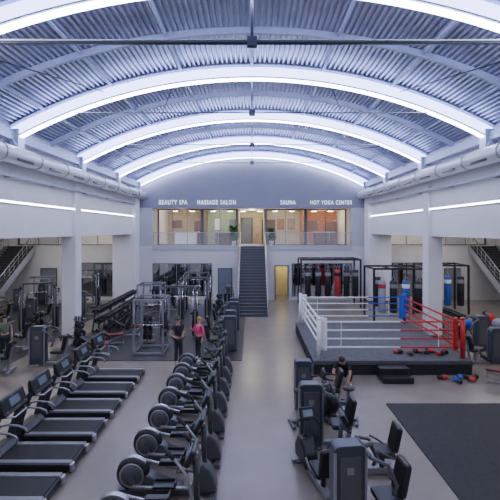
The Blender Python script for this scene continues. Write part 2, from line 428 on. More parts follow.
desk(-5.4, 30.8, 1.8, 'white reception desk in the beauty spa room', 'white'); desk(5.9, 30.8, 1.6, 'brown counter in the hot yoga room')
desk(-2.4, 31, 1.2, 'wooden counter in the massage salon room')
def cabinet(x, w, h, m, label):
    t = thing('cabinet', label, 'cabinet', (x, 32.3, 4))
    MB().bb(-w/2, w/2, -.2, .28, 0, h).build('body', m, t, .01)
    for s_ in (-1, 1):
        d = MB().bb(min(.01*s_, s_*(w/2-.02)), max(.01*s_, s_*(w/2-.02)), -.22, -.2, .05, h-.05).build('cabinet_door', m, t)
        MB().cyl((s_*.05, -.24, h*.45), (s_*.05, -.24, h*.55), .012, n=6).build('cabinet_handle', 'chrome', d)
cabinet(-4.5, .9, 2.0, 'wood', 'tall brown cabinet in the beauty spa room'); cabinet(-1.6, .7, 2.1, 'frame', 'tall dark cabinet in the massage salon')
cabinet(1.6, .8, 2.1, 'wood', 'tall brown cabinet in the sauna room'); cabinet(6.8, .9, 1.9, 'wood', 'brown cabinet in the hot yoga room')
cabinet(.5, .7, 2.1, 'beige', 'beige cabinet at the central landing')
def picture(x, z, w, h, m, label, y=32.58):
    t = thing('wall_picture', label, 'picture', (x, y, z))
    MB().bb(-w/2, w/2, -.03, 0, -h/2, h/2).build('picture_frame', 'frame', t); MB().bb(-w/2+.05, w/2-.05, -.035, -.028, -h/2+.05, h/2-.05).build('picture_sheet', m, t)
picture(-6.5, 5.7, .9, .7, 'wood', 'dark picture on the beauty spa wall'); picture(2.5, 5.7, .6, .9, 'orange', 'left orange picture in the sauna room')
picture(3.4, 5.7, .6, .9, 'beige', 'right beige picture in the sauna room'); picture(5.2, 5.6, 1.0, .8, 'wood', 'dark picture on the hot yoga wall')
picture(-3.0, 5.7, .6, 1.1, 'white', 'pale tall picture in the massage salon')

# ------------------------------------------------------------------ treadmills
def make_treadmill():
    t = thing('treadmill', '', 'treadmill')
    MB().box((-.02, 0, .12), (1.95, .84, .13)).build('deck', 'black', t, .02)
    MB().box((-.14, 0, .195), (1.62, .52, .03)).build('running_belt', 'rubber', t, .01)
    for s_ in (-1, 1):
        MB().box((-.14, s_*.345, .2), (1.68, .12, .06)).build('side_rail', 'rail', t, .015)
        MB().prism([(.98, .12), (.78, .12), (.68, .6), (.54, 1.0), (.46, 1.2), (.56, 1.26), (.68, 1.05), (.82, .65)], 'y', s_*.42-.03, s_*.42+.03).build('upright', 'dgrey', t, .015)
        MB().tube([(.62, s_*.4, .86), (.5, s_*.4, 1.0), (.35, s_*.4, 1.03), (.12, s_*.4, 1.01), (-.02, s_*.4, .95), (-.06, s_*.4, .87)], .024).build('handrail', 'rail', t)
        MB().box((-1.0, s_*.35, .11), (.08, .14, .16)).build('rear_cap', 'silver', t, .02)
        for x_ in (-.85, .85): MB().cyl((x_, s_*.36, 0), (x_, s_*.36, .06), .03).build('foot', 'rubber', t)
    MB().prism([(.58, .08), (.6, .26), (.72, .37), (.95, .33), (1.04, .2), (1.04, .08)], 'y', -.37, .37).build('motor_cover', 'dgrey', t, .02)
    c = MB().prism([(.38, 1.18), (.42, 1.25), (.52, 1.53), (.57, 1.55), (.6, 1.46), (.58, 1.2), (.5, 1.14)], 'y', -.42, .42).build('console', 'black', t, .03)
    MB().box((.455, 0, 1.39), (.02, .32, .17), (0, .34, 0)).build('screen', 'screen', c)
    for s_ in (-1, 1): MB().lathe([(.03, -.02), (.045, 0), (.045, .03)], (.43, s_*.32, 1.23)).build('cup_holder', 'grey', c)
    MB().tube([(.5, -.38, 1.16), (.32, -.2, 1.1), (.32, .2, 1.1), (.5, .38, 1.16)], .02).build('grip_bar', 'silver', t)
    return t
tm = Kind(make_treadmill)
for i, y in enumerate((7.3, 8.42, 9.54, 10.7, 11.9, 13.1)):
    tm.put('black treadmill facing the left wall, %s to the camera of its row' % ORD[i], (-4.87, y, 0), pi, 'row of treadmills on the left')
# ------------------------------------------------------------------ ellipticals
def make_elliptical():
    t = thing('elliptical_trainer', '', 'cross trainer')
    MB().bar((-.95, 0, .07), (.95, 0, .07), .16, .1).box((-.95, 0, .05), (.12, .62, .08)).box((.9, 0, .05), (.12, .6, .08)).build('base_frame', 'grey', t, .01)
    MB().lathe([(.16, -.12), (.26, -.115), (.31, -.07), (.32, 0), (.31, .07), (.26, .115), (.16, .12)], (-.68, 0, .42), 'y', 32).build('flywheel_housing', 'black', t)
    MB().prism([(-.75, .1), (-.7, .4), (-.36, .43), (-.1, .3), (.3, .2), (.3, .1)], 'y', -.12, .12).build('rear_shroud', 'grey', t, .03)
    band = [(-.68+.325*cos(a), .42+.325*sin(a)) for a in [radians(40+110*i/12) for i in range(13)]]+[(-.68+.3*cos(a), .42+.3*sin(a)) for a in [radians(150-110*i/12) for i in range(13)]]
    MB().prism(band, 'y', -.05, .05).build('silver_cover_band', 'silver', t)
    for s_ in (-1, 1):
        d = MB().lathe([(.245, .118*s_), (.24, .13*s_), (.2, .132*s_), (.195, .12*s_)], (-.68, 0, .42), 'y', 32).build('side_disc', 'silver', t)
        MB().lathe([(.2, .125*s_), (.18, .14*s_), (.05, .15*s_)], (-.68, 0, .42), 'y', 24).build('disc_cap', 'grey', d)
        dz = .12*s_
        MB().bar((-.68, s_*.18, .42), (-.62, s_*.2, .42+dz), .05, .07).build('crank_arm', 'grey', t)
        MB().tube([(-.62, s_*.24, .42+dz), (-.1, s_*.24, .34+dz*.6), (.5, s_*.24, .28)], .033).build('pedal_rail', 'silver', t)
        MB().box((.0, s_*.24, .4+dz*.6), (.44, .19, .05)).box((.2, s_*.24, .44+dz*.6), (.03, .19, .09)).box((0, s_*.15, .43+dz*.6), (.42, .02, .08)).build('pedal', 'black', t, .008)
        MB().tube([(.5, s_*.25, .26), (.64, s_*.29, .6), (.68, s_*.3, .9), (.62, s_*.29, 1.2), (.5+dz*.6, s_*.27, 1.45), (.36+dz, s_*.24, 1.62)], .026).build('moving_handle', 'silver', t)
        MB().tube([(.48+dz*.7, s_*.265, 1.48), (.35+dz, s_*.238, 1.63)], .033).build('grip', 'rubber', t)
    MB().prism([(.98, .1), (.5, .1), (.54, .5), (.62, .62), (.72, .66), (.84, .55), (.94, .35)], 'y', -.14, .14).build('front_cover', 'grey', t, .04)
    MB().tube([(.74, 0, .3), (.7, 0, 1.35)], .05).build('console_post', 'dgrey', t)
    c = MB().box((.64, 0, 1.42), (.09, .42, .3), (0, .5, 0)).build('console', 'black', t, .03)
    MB().box((.593, 0, 1.445), (.012, .27, .17), (0, .5, 0)).build('screen', 'screen', c)
    MB().tube([(.6, -.24, 1.25), (.42, -.17, 1.2), (.42, .17, 1.2), (.6, .24, 1.25), (.68, 0, 1.25)], .018).build('fixed_handlebar', 'black', t)
    return t
el = Kind(make_elliptical)
for i, y in enumerate((6.35, 7.4, 8.44, 9.58, 10.65, 11.65, 12.6, 13.55)):
    el.put('black and silver cross trainer with round drive housing, %s of the middle row' % ORD[i], (-1.66, y, 0), 0, 'row of cross trainers in the middle')
# ------------------------------------------------------------------ strength machines
def tower(t, h=1.5, w=.58, m='slate', off=(0, 0)):
    x0, y0 = off; pr = [(x0-w/2, .05), (x0+w/2, .05)]
    for k in range(7):
        a = pi/2*k/6; pr.append((x0+w/2-.12+.12*cos(a), h-.12+.12*sin(a)))
    for k in range(7):
        a = pi/2+pi/2*k/6; pr.append((x0-w/2+.12+.12*cos(a), h-.12+.12*sin(a)))
    b = MB().prism(pr, 'y', y0-.14, y0+.14).build('weight_tower', m, t, .015)
    for s_ in (-1, 1):
        MB().bb(x0-.19, x0+.19, y0+s_*.148-.008, y0+s_*.148+.008, .3, h-.18).build('shroud_panel', 'grey', b, .005)
        MB().bb(x0+s_*(w/2-.02)-.02, x0+s_*(w/2-.02)+.02, y0-.17, y0-.12, .0, h-.1).build('edge_post', 'silver', b)
    MB().bb(x0-.06, x0+.06, y0-.162, y0-.155, h-.48, h-.36).build('placard', 'rail', b)
def make_press():
    t = thing('chest_press_machine', '', 'weight machine'); tower(t)
    MB().bar((0, 0, .05), (1.05, 0, .05), .12, .1).box((1.0, 0, .04), (.12, .7, .08)).bar((.72, 0, .05), (.72, 0, .46), .09, .09).bar((.9, 0, .05), (1.06, 0, 1.0), .09, .09).build('base_frame', 'rail', t, .01)
    MB().box((.72, 0, .5), (.46, .44, .12)).build('seat', 'black', t, .045)
    MB().box((.98, 0, .84), (.13, .4, .6), (0, .2, 0)).build('backrest', 'black', t, .055)
    MB().tube([(.28, -.32, 1.4), (.28, .32, 1.4)], .035).tube([(.2, 0, 1.4), (.45, 0, 1.45)], .045).build('arm_pivot', 'grey', t)
    for s_ in (-1, 1):
        MB().tube([(.28, s_*.32, 1.4), (.55, s_*.4, 1.3), (.7, s_*.4, .95), (.64, s_*.4, .8)], .034).build('press_arm', 'grey', t)
        MB().tube([(.7, s_*.4, .98), (.68, s_*.22, .98)], .03).build('grip', 'rubber', t)
    return t
def make_leg():
    t = thing('leg_extension_machine', '', 'weight machine'); tower(t, 1.4, .52)
    MB().bar((0, 0, .05), (1.15, 0, .05), .12, .1).box((1.1, 0, .04), (.12, .62, .08)).bar((.8, 0, .05), (.8, 0, .5), .09, .09).bar((1.0, 0, .05), (1.14, 0, .9), .07, .07).build('base_frame', 'rail', t, .01)
    MB().box((.8, 0, .56), (.5, .44, .12), (0, .1, 0)).build('seat', 'black', t, .05)
    MB().box((1.06, 0, .86), (.12, .4, .54), (0, .28, 0)).build('backrest', 'black', t, .055)
    MB().tube([(.56, -.25, .55), (.42, -.25, .25), (.42, .25, .25)], .028).build('lever', 'grey', t)
    MB().cyl((.42, -.2, .22), (.42, .22, .22), .075).build('shin_roller', 'rubber', t)
    for s_ in (-1, 1): MB().tube([(.85, s_*.27, .45), (.85, s_*.3, .7), (.7, s_*.3, .72)], .024).build('side_handle', 'silver', t)
    return t
pr_, lg_ = Kind(make_press), Kind(make_leg)
pr_.put('grey weight machine with a tall panel, nearest to the camera at the bottom', (1.67, 6.55, 0), .1)
pr_.put('chest press machine with grey tower in the middle of the right row', (1.42, 9.1, 0), 0)
lg_.put('weight machine with grey tower beside the boxing ring corner', (1.5, 11.0, 0), .0)
# ------------------------------------------------------------------ bikes
def make_bike():
    t = thing('exercise_bike', '', 'exercise bike')
    MB().bar((-.5, 0, .08), (.5, 0, .08), .1, .08).box((-.5, 0, .04), (.08, .5, .07)).box((.5, 0, .04), (.08, .5, .07)).build('base_frame', 'grey', t, .01)
    MB().lathe([(.1, -.09), (.26, -.08), (.28, 0), (.26, .08), (.1, .09)], (.25, 0, .42), 'y', 24).build('flywheel_housing', 'black', t)
    MB().bar((.2, 0, .45), (-.22, 0, .5), .1, .1).tube([(-.2, 0, .1), (-.28, 0, .85)], .04).build('seat_post', 'grey', t)
    MB().ball((-.28, 0, .9), (.17, .13, .06)).build('saddle', 'black', t)
    MB().tube([(.2, 0, .5), (.35, 0, 1.15)], .04).build('handlebar_post', 'grey', t)
    MB().tube([(.1, -.22, 1.15), (.35, -.2, 1.18), (.38, 0, 1.18), (.35, .2, 1.18), (.1, .22, 1.15)], .024).build('handlebar', 'rubber', t)
    MB().box((.38, 0, 1.28), (.06, .26, .2), (0, .4, 0)).build('console', 'black', t, .02)
    for s_ in (-1, 1): MB().bar((.0, s_*.12, .36), (-.02+.1*s_, s_*.14, .36-.15*s_), .02, .03).box((-.02+.1*s_, s_*.2, .36-.15*s_), (.1, .1, .03)).build('pedal', 'dgrey', t)
    return t
bk = Kind(make_bike)
def make_recumbent():
    t = thing('recumbent_bike', '', 'exercise bike')
    MB().bar((-.75, 0, .1), (.7, 0, .1), .14, .12).box((-.75, 0, .05), (.09, .55, .09)).box((.65, 0, .05), (.09, .5, .09)).build('base_frame', 'rail', t, .01)
    MB().prism([(.1, .14), (.15, .42), (.38, .68), (.62, .64), (.78, .38), (.74, .14)], 'y', -.15, .15).build('drive_cover', 'black', t, .04)
    MB().tube([(.5, 0, .6), (.42, 0, 1.15)], .045).build('console_post', 'grey', t)
    MB().tube([(.3, -.25, 1.0), (.42, -.2, 1.06), (.46, 0, 1.06), (.42, .2, 1.06), (.3, .25, 1.0)], .026).build('front_handlebar', 'rubber', t)
    c = MB().box((.4, 0, 1.2), (.08, .34, .26), (0, .45, 0)).build('console', 'black', t, .02)
    MB().box((.357, 0, 1.222), (.01, .22, .14), (0, .45, 0)).build('screen', 'screen', c)
    MB().box((-.42, 0, .5), (.46, .46, .12), (0, -.08, 0)).bar((-.42, 0, .12), (-.42, 0, .48), .1, .12).build('seat', 'black', t, .05)
    MB().box((-.7, 0, .8), (.12, .42, .54), (0, -.22, 0)).build('backrest', 'black', t, .055)
    for s_ in (-1, 1):
        MB().tube([(-.6, s_*.22, .45), (-.45, s_*.3, .55), (-.25, s_*.3, .66)], .024).build('side_handle', 'grey', t)
        MB().bar((.35, s_*.13, .36), (.28+.06*s_, s_*.15, .36-.14*s_), .02, .03).box((.28+.06*s_, s_*.21, .36-.14*s_), (.1, .11, .03)).build('pedal', 'dgrey', t)
    return t
rb = Kind(make_recumbent)
rb.put('black recumbent bike between the nearest and middle grey weight machines', (1.3, 7.8, 0), pi/2+.25)
rb.put('black recumbent bike right of the nearest weight machine, low in the picture', (2.35, 8.0, 0), pi)
bk.put('upright black exercise bike beyond the middle weight machine', (1.55, 10.1, 0), .2)
bk.put('upright black exercise bike at the right of the machine row, before the ring', (2.35, 10.25, 0), pi-.3)
# ------------------------------------------------------------------ racks & stations
def make_rack():
    t = thing('power_rack', '', 'weight rack')
    for x in (-.6, .6):
        for y in (-.55, .55): MB().bar((x, y, 0), (x, y, 2.3), .08, .08).build('upright', 'rail', t)
    for y in (-.55, .55):
        for z in (2.27, .05): MB().bar((-.6, y, z), (.6, y, z), .07, .07).build('cross_beam', 'rail', t)
    for x in (-.6, .6):
        for z in (2.27, .9, .05): MB().bar((x, -.55, z), (x, .55, z), .06, .06).build('side_beam', 'grey', t)
    MB().tube([(-.6, -.3, 2.3), (.6, -.3, 2.3)], .02).build('pull_up_bar', 'dgrey', t)
    for x in (-.6, .6): MB().box((x, -.62, 1.2), (.06, .08, .1)).build('bar_hook', 'dgrey', t)
    return t
def make_cable():
    t = thing('cable_station', '', 'cable machine')
    for x in (-.75, .75):
        b = MB().bb(x-.14, x+.14, -.12, .12, .1, 1.25).build('weight_stack', 'black', t)
        for k in range(3): MB().cyl((x-.1+.1*k, -.13, .1), (x-.1+.1*k, -.13, 2.3), .012, n=6).build('guide_rod', 'chrome', b)
        for y in (-.2, .2): MB().bar((x, y, 0), (x, y, 2.45), .07, .05).build('upright', 'grey' if y > 0 else 'rail', t)
        MB().bar((x, -.45, .04), (x, .45, .04), .1, .07).build('foot_beam', 'grey', t)
        MB().cyl((x-.04, -.3, 2.3), (x+.04, -.3, 2.3), .09).build('pulley', 'black', t)
        MB().cyl((x, -.36, 2.3), (x, -.36, 1.4), .006, n=5).box((x, -.36, 1.36), (.14, .03, .04)).build('cable_grip', 'black', t)
    MB().bar((-.8, 0, 2.45), (.8, 0, 2.45), .12, .09).build('top_beam', 'grey', t)
    MB().box((0, -.2, .5), (.35, .4, .08)).bar((0, -.2, 0), (0, -.2, .46), .06, .06).build('seat', 'black', t, .02)
    MB().tube([(-.45, -.2, 1.95), (-.35, -.2, 2.02), (.35, -.2, 2.02), (.45, -.2, 1.95)], .016).cyl((0, -.2, 2.02), (0, -.1, 2.42), .006, n=5).build('lat_bar', 'chrome', t)
    return t
def make_bench():
    t = thing('weight_bench', '', 'bench')
    MB().box((0, 0, .45), (.75, .3, .08)).build('seat', 'maroon', t, .02); MB().box((-.55, 0, .6), (.62, .3, .08), (0, .55, 0)).build('backrest', 'black', t, .02)
    MB().bar((-.5, 0, .1), (.35, 0, .38), .06, .06).bar((-.4, 0, .1), (-.55, 0, .55), .05, .05).box((.35, 0, .03), (.06, .5, .06)).box((-.55, 0, .03), (.06, .55, .06)).bar((.35, 0, .03), (.3, 0, .42), .05, .05).bar((-.6, 0, .05), (.35, 0, .05), .06, .05).build('bench_frame', 'silver', t, .008)
    return t
def make_drack():
    t = thing('dumbbell_rack', '', 'rack')
    for y in (-1.05, 1.05):
        MB().bar((-.25, y, .03), (.25, y, .03), .06, .06).bar((.2, y, 0), (.05, y, 1.1), .06, .06).bar((-.15, y, 0), (-.1, y, .5), .05, .05).build('rack_leg', 'dgrey', t)
    for z, x in ((.45, -.02), (.95, .08)):
        MB().box((x, 0, z), (.36, 2.15, .03), (0, -.2, 0)).box((x-.16, 0, z-.01), (.03, 2.15, .08), (0, -.2, 0)).build('shelf', 'dgrey', t)
    return t
def make_db():
    b = MB().cyl((-.13, 0, 0), (.13, 0, 0), .016, n=8)
    for s_ in (-1, 1): b.lathe([(.06, s_*.07), (.09, s_*.085), (.09, s_*.16), (.06, s_*.175)], (0, 0, 0), 'x', 10)
    return tag(b.build('dumbbell', 'black'), '', 'dumbbell')
def make_tree():
    t = thing('plate_tree', '', 'weight rack')
    MB().box((0, 0, .04), (.6, .5, .06)).bar((-.02, 0, .05), (0, 0, 1.25), .08, .08).build('stand', 'grey', t, .01)
    for i, z in enumerate((.35, .75, 1.12)):
        for s_ in (-1, 1):
            MB().cyl((0, 0, z), (s_*.28, 0, z), .02, n=8).build('peg', 'silver', t)
            r = (.22, .19, .15)[i]
            for q in range(2): MB().lathe([(r-.02, s_*(.075+.055*q)), (r, s_*(.085+.055*q)), (r, s_*(.11+.055*q)), (r-.02, s_*(.12+.055*q))], (0, 0, z), 'x', 18).build('plate', 'black', t)
    return t
rk, cb, bn, dr, db, tr = Kind(make_rack), Kind(make_cable), Kind(make_bench), Kind(make_drack), Kind(make_db), Kind(make_tree)
rk.put('silver power rack just behind the treadmills', (-4.3, 16.1, .02), 0); rk.put('silver power rack left of the staircase mirror', (-5.4, 20.2, .02), 0)
rk.put('silver power rack in the left aisle near the stairs', (-12.9, 23.0, .02), .2)
cb.put('cable station beside the man in black', (-3.5, 18.1, .02), .1); cb.put('cable station in front of the long wall mirror', (-3.3, 21.4, .02), 0)
cb.put('cable station deep in the left aisle', (-10.9, 19.2, .02), .3); cb.put('cable station close to the left aisle mirror', (-11.2, 25.4, .02), 0)
cb.put('cable station in the middle of the free weight area', (-3.5, 24.0, .02), 0)
def plate_bar(x, y, z, rz, label):
    t = thing('barbell', label, 'barbell', (x, y, z), rz); MB().cyl((-1.0, 0, 0), (1.0, 0, 0), .015, n=8).build('bar', 'chrome', t)
    for s_ in (-1, 1):
        for k, r in enumerate((.22, .2)): MB().cyl((s_*(.78+.05*k), 0, 0), (s_*(.815+.05*k), 0, 0), r, n=20).build('plate', 'black', t)
plate_bar(-4.3, 15.48, 1.28, 0, 'barbell on the front power rack'); plate_bar(-5.4, 19.58, 1.28, 0, 'barbell on the rear power rack')
for i, (x, y, rz) in enumerate(((-6.2, 17.0, .3), (-5.9, 18.4, .2), (-6.3, 15.6, .1), (-6.2, 23.4, 1.2))):
    bn.put('dark red and black adjustable bench in the free weight area, %s to the camera' % ORD[[1, 2, 0, 3][i]], (x, y, .02), rz, 'adjustable benches')
for i, (x, y, lb) in enumerate(((-4.8, 17.3, 'behind the front power rack'), (-7.9, 17.1, 'by the slim left pillar'), (-5.2, 22.0, 'behind the rear power rack'), (-10.2, 17.9, 'in the left aisle beyond the pillar'), (-12.2, 16.6, 'at the left edge of the aisle'), (-2.0, 23.0, 'left of the central aisle near the door'), (-7.4, 16.1, 'left of the nearest bench'))):
    tr.put('black plate tree %s' % lb, (x, y, .02), .4*i)
RK = [(-7.9, 20.1, 'nearest along the left wall'), (-7.9, 22.35, 'second along the left wall'), (-7.9, 24.6, 'third along the left wall'), (-6.9, 18.8, 'nearest of the inner row'), (-6.9, 21.05, 'second of the inner row')]
for i, (x, y, lb) in enumerate(RK):
    dr.put('dark two-tier dumbbell rack, %s' % lb, (x, y, .02), pi, 'dumbbell racks by the left pillars')
    for tier, (z, dx) in enumerate(((.58, .02), (1.08, -.08))):
        for k in range(10):
            db.put('black dumbbell on the %s tier of the dumbbell rack %s' % (('lower', 'upper')[tier], lb), (x+dx, y-.93+k*.207, z), 0, 'dumbbells on the racks')
# more machines in the weight area
spots = [(-.95, 16.1, pi), (-1.0, 17.7, pi), (-.95, 19.3, pi), (-1.0, 20.9, pi)]
for i, (x, y, r) in enumerate(spots):
    (lg_ if i % 2 else pr_).put('dark weight machine left of the central aisle, %s to the camera' % ORD[i], (x, y, .02), r)
AI = [(-10.9, 16.4, 0, 'beside the standing person'), (-10.3, 22.6, .4, 'behind the slim pillar'), (-13.6, 18.6, 0, 'left of the slim pillar'), (-14.4, 20.8, 0, 'in the middle before the stairs'),
      (-15.2, 24.3, .3, 'next to the left staircase'), (-14.6, 26.2, 0, 'by the grey aisle door'), (-9.9, 13.5, .2, 'at the left edge behind the treadmills'), (-8.2, 14.4, .1, 'just left of the last treadmill'), (-12.3, 20.9, 0, 'in the centre of the left aisle')]
for i, (x, y, r, lb) in enumerate(AI):
    (pr_ if i % 2 else lg_).put('weight machine in the left area, %s' % lb, (x, y, .02), r)
for i, (x, y) in enumerate(((-5.3, 25.4), (-1.6, 25.2), (-6.7, 26.8))):
    pr_.put('weight machine in front of the long wall mirror, %s' % ['middle', 'rightmost', 'leftmost'][i], (x, y, 0), -pi/2)

# ------------------------------------------------------------------ boxing ring
RX0, RX1, RY0, RY1 = 2.22, 7.9, 13.45, 19.1; HP = .52
t = thing('boxing_ring', 'raised boxing ring with white, red and blue corners', 'boxing ring', ((RX0+RX1)/2, (RY0+RY1)/2, 0))
hx, hy = (RX1-RX0)/2, (RY1-RY0)/2
MB().bb(-hx, hx, -hy, hy, 0, HP-.06).build('skirt', 'skirt', t)
MB().bb(-hx-.02, hx+.02, -hy-.02, hy+.02, HP-.06, HP).build('canvas', 'canvas', t, .02)
MB().bb(-hx-.03, hx+.03, -hy-.035, -hy-.0, HP-.14, HP-.06).build('apron_edge', 'grey', t)
pc = {(-1, -1): 'white', (-1, 1): 'white', (1, -1): 'red', (1, 1): 'blue'}
q = .22
for (a, b), m in pc.items():
    x, y = a*(hx-q), b*(hy-q)
    p = MB().cyl((x, y, HP-.02), (x, y, HP+1.42), .08, n=12).lathe([(.08, HP+1.42), (.1, HP+1.43), (.06, HP+1.49)], (x, y, 0), n=12).build('corner_post', m, t)
    MB().box((x-a*.17, y-b*.17, HP+.85), (.1, .34, 1.2), (0, 0, atan2(b, a))).build('corner_pad', m, p, .03)
for k in range(4):
    z = HP+.38+.31*k; rr = .04
    X, Y = hx-q-.1, hy-q-.1
    MB().cyl((-X, -Y, z), (-X, Y, z), rr, n=8).build('rope', 'white', t)
    MB().cyl((X, -Y, z), (X, Y, z), rr, n=8).build('rope', 'red', t)
    MB().cyl((-X, Y, z), (X*.3, Y, z), rr*.7, n=8).build('rope', 'white', t)
    MB().cyl((X*.3, Y, z), (X, Y, z), rr*.7, n=8).build('rope', 'blue', t)
    MB().cyl((-X, -Y, z), (X*.15, -Y, z), rr*.75, n=8).build('rope', 'white', t)
    MB().cyl((X*.15, -Y, z), (X, -Y, z), rr*.75, n=8).build('rope', 'red', t)
for s_ in (-1, 1):
    for f in (-.35, .35):
        MB().bar((f*2*hx*.9, s_*Y, HP+.36), (f*2*hx*.9, s_*Y, HP+1.33), .04, .014).build('rope_spacer', 'white', t)
        MB().bar((s_*X, f*2*hy*.9, HP+.36), (s_*X, f*2*hy*.9, HP+1.33), .04, .014).build('rope_spacer', 'white' if s_ < 0 else 'red', t)
t = thing('ring_steps', 'black two-tread steps before the boxing ring', 'steps', (4.95, 13.0, 0))
MB().bb(-.52, .52, -.35, -.02, 0, .2).build('lower_step', 'black', t, .015); MB().bb(-.52, .52, -.02, .32, 0, .4).build('upper_step', 'black', t, .015)
# gloves
def make_glove(m):
    def f():
        t = thing('boxing_glove', '', 'glove')
        MB().ball((0, 0, .07), (.1, .075, .068), 14).build('mitt', m, t); MB().ball((.02, .07, .06), (.07, .03, .03), 10, (0, 0, -.3)).build('thumb', m, t)
        MB().lathe([(.05, -.2), (.055, -.19), (.052, -.07), (.04, -.06)], (0, 0, .062), 'x', 14).build('cuff', 'bagk' if m != 'bagk' else 'bagr', t)
        return t
    return f
GL = {c: Kind(make_glove(m)) for c, m in (('red', 'bagr'), ('blue', 'bagb'), ('black', 'bagk'))}
PL = ['leftmost', 'second from left', 'third from left', 'fourth from left', 'fifth from left', 'sixth from left', 'rightmost']
for i, (c, x, y) in enumerate((('black', 5.6, 14.2), ('red', 5.95, 14.1), ('black', 6.25, 14.3), ('black', 6.55, 14.12), ('red', 6.85, 14.3), ('black', 7.1, 14.02), ('red', 7.35, 14.35))):
    GL[c].put('%s boxing glove on the ring canvas, %s of the heap' % (c, PL[i]), (x, y, HP), 1.3*i, None, 1.2)
for i, (c, x, y) in enumerate((('red', 6.7, 13.05), ('blue', 7.0, 12.85), ('blue', 7.27, 13.12), ('red', 7.55, 12.85), ('black', 7.83, 13.12))):
    GL[c].put('%s boxing glove on the floor before the ring, %s' % (c, PL[i] if i < 4 else 'rightmost'), (x, y, 0), 1.7*i, None, 1.2)
# bags
def make_bag(m, band=None):
    def f():
        t = thing('punching_bag', '', 'punching bag')
        b = MB().lathe([(.02, 0), (.15, .0), (.2, .05), (.205, .9), (.205, 1.75), (.17, 1.8), (.02, 1.81)], n=18).build('bag_body', m, t)
        MB().lathe([(.208, 1.4), (.21, 1.41), (.21, 1.62), (.208, 1.63)], n=18).build('bag_band', band or 'rail', b)
        c = MB()
        for k in range(4):
            a = pi/2*k+.7; c.cyl((.16*cos(a), .16*sin(a), 1.79), (0, 0, 2.1), .008, n=5)
        c.cyl((0, 0, 2.08), (0, 0, 2.45), .012, n=6); c.build('chain', 'silver', t)
        return t
    return f
BG = {'black': Kind(make_bag('bagk')), 'red': Kind(make_bag('bagr', 'bagk')), 'blue': Kind(make_bag('bagb', 'white')), 'grey': Kind(make_bag('bagg', 'bagr'))}
def rig(x0, x1, y0, y1, h, label, nb):
    t = thing('bag_rig', label, 'frame', ((x0+x1)/2, (y0+y1)/2, 0)); w, d = (x1-x0)/2, (y1-y0)/2
    for x in (-w, w):
        for y in (-d, d): MB().bar((x, y, 0), (x, y, h), .1, .1).build('post', 'black', t)
    for y in (-d, d): MB().bar((-w, y, h), (w, y, h), .1, .1).build('long_beam', 'black', t)
    for k in range(nb): xx = -w+2*w*k/(nb-1); MB().bar((xx, -d, h), (xx, d, h), .08, .08).build('cross_beam', 'black', t)
rig(3.3, 7.3, 25.2, 26.8, 3.2, 'black bag rig against the back wall mirrors', 6)
for i, (x, c) in enumerate(((3.75, 'black'), (4.45, 'black'), (5.1, 'black'), (5.75, 'red'), (6.35, 'black'), (6.95, 'black'))):
    BG[c].put('%s punching bag on the back wall rig, %s' % (c, PL[i] if i < 5 else 'rightmost'), (x, 25.2, .72), i)
rig(6.9, 9.9, 21.2, 23.0, 3.0, 'tall black cage frame behind the blue ring corner', 4)
for i, (x, y, c) in enumerate(((7.35, 21.2, 'grey'), (8.0, 21.2, 'black'), (8.7, 21.2, 'blue'), (9.4, 21.2, 'black'), (7.7, 23.0, 'black'))):
    BG[c].put('%s punching bag on the cage frame behind the ring, %s' % (c, ['first from left', 'second from left', 'third from left', 'front right', 'rear one'][i]), (x, y, .52), i)
rig(10.7, 13.4, 23.2, 24.8, 3.0, 'black bag frame in the right aisle', 4)
for i, (x, c) in enumerate(((11.3, 'black'), (12.1, 'blue'), (12.9, 'black'))):
    BG[c].put('%s punching bag in the right aisle, %s' % (c, ['leftmost', 'middle', 'rightmost'][i]), (x, 23.2, .52), i)
# right aisle: balls, rack, machines, bench
for i, (x, y, r, m) in enumerate(((12.2, 20.2, .32, 'ball'), (13.0, 20.6, .32, 'red'), (11.3, 19.6, .28, 'blue'), (12.8, 19.5, .3, 'ball'))):
    tag(MB().ball((x, y, r), r, 20).build('exercise_ball', m), '%s exercise ball on the right aisle floor, %s' % (['grey', 'red', 'blue', 'grey'][i], ['middle back', 'rightmost', 'leftmost', 'front'][i]), 'ball')
dr.put('dumbbell rack in the right aisle beside the punching bags', (10.0, 18.9, 0), 0)
for k in range(10): db.put('black dumbbell on the right aisle rack', (10.08, 17.97+k*.207, 1.06), 0, 'dumbbells on the right aisle rack')
bn.put('dark red padded bench at the right edge beside the ring', (8.35, 12.7, 0), 2.6)
lg_.put('weight machine at the right edge behind the dark mat', (9.5, 14.6, 0), pi)
pr_.put('weight machine at the far right beside the ring', (9.9, 16.2, 0), pi)
rb.put('recumbent bike in the right aisle in front of the exercise balls', (11.4, 17.6, 0), 2.2)

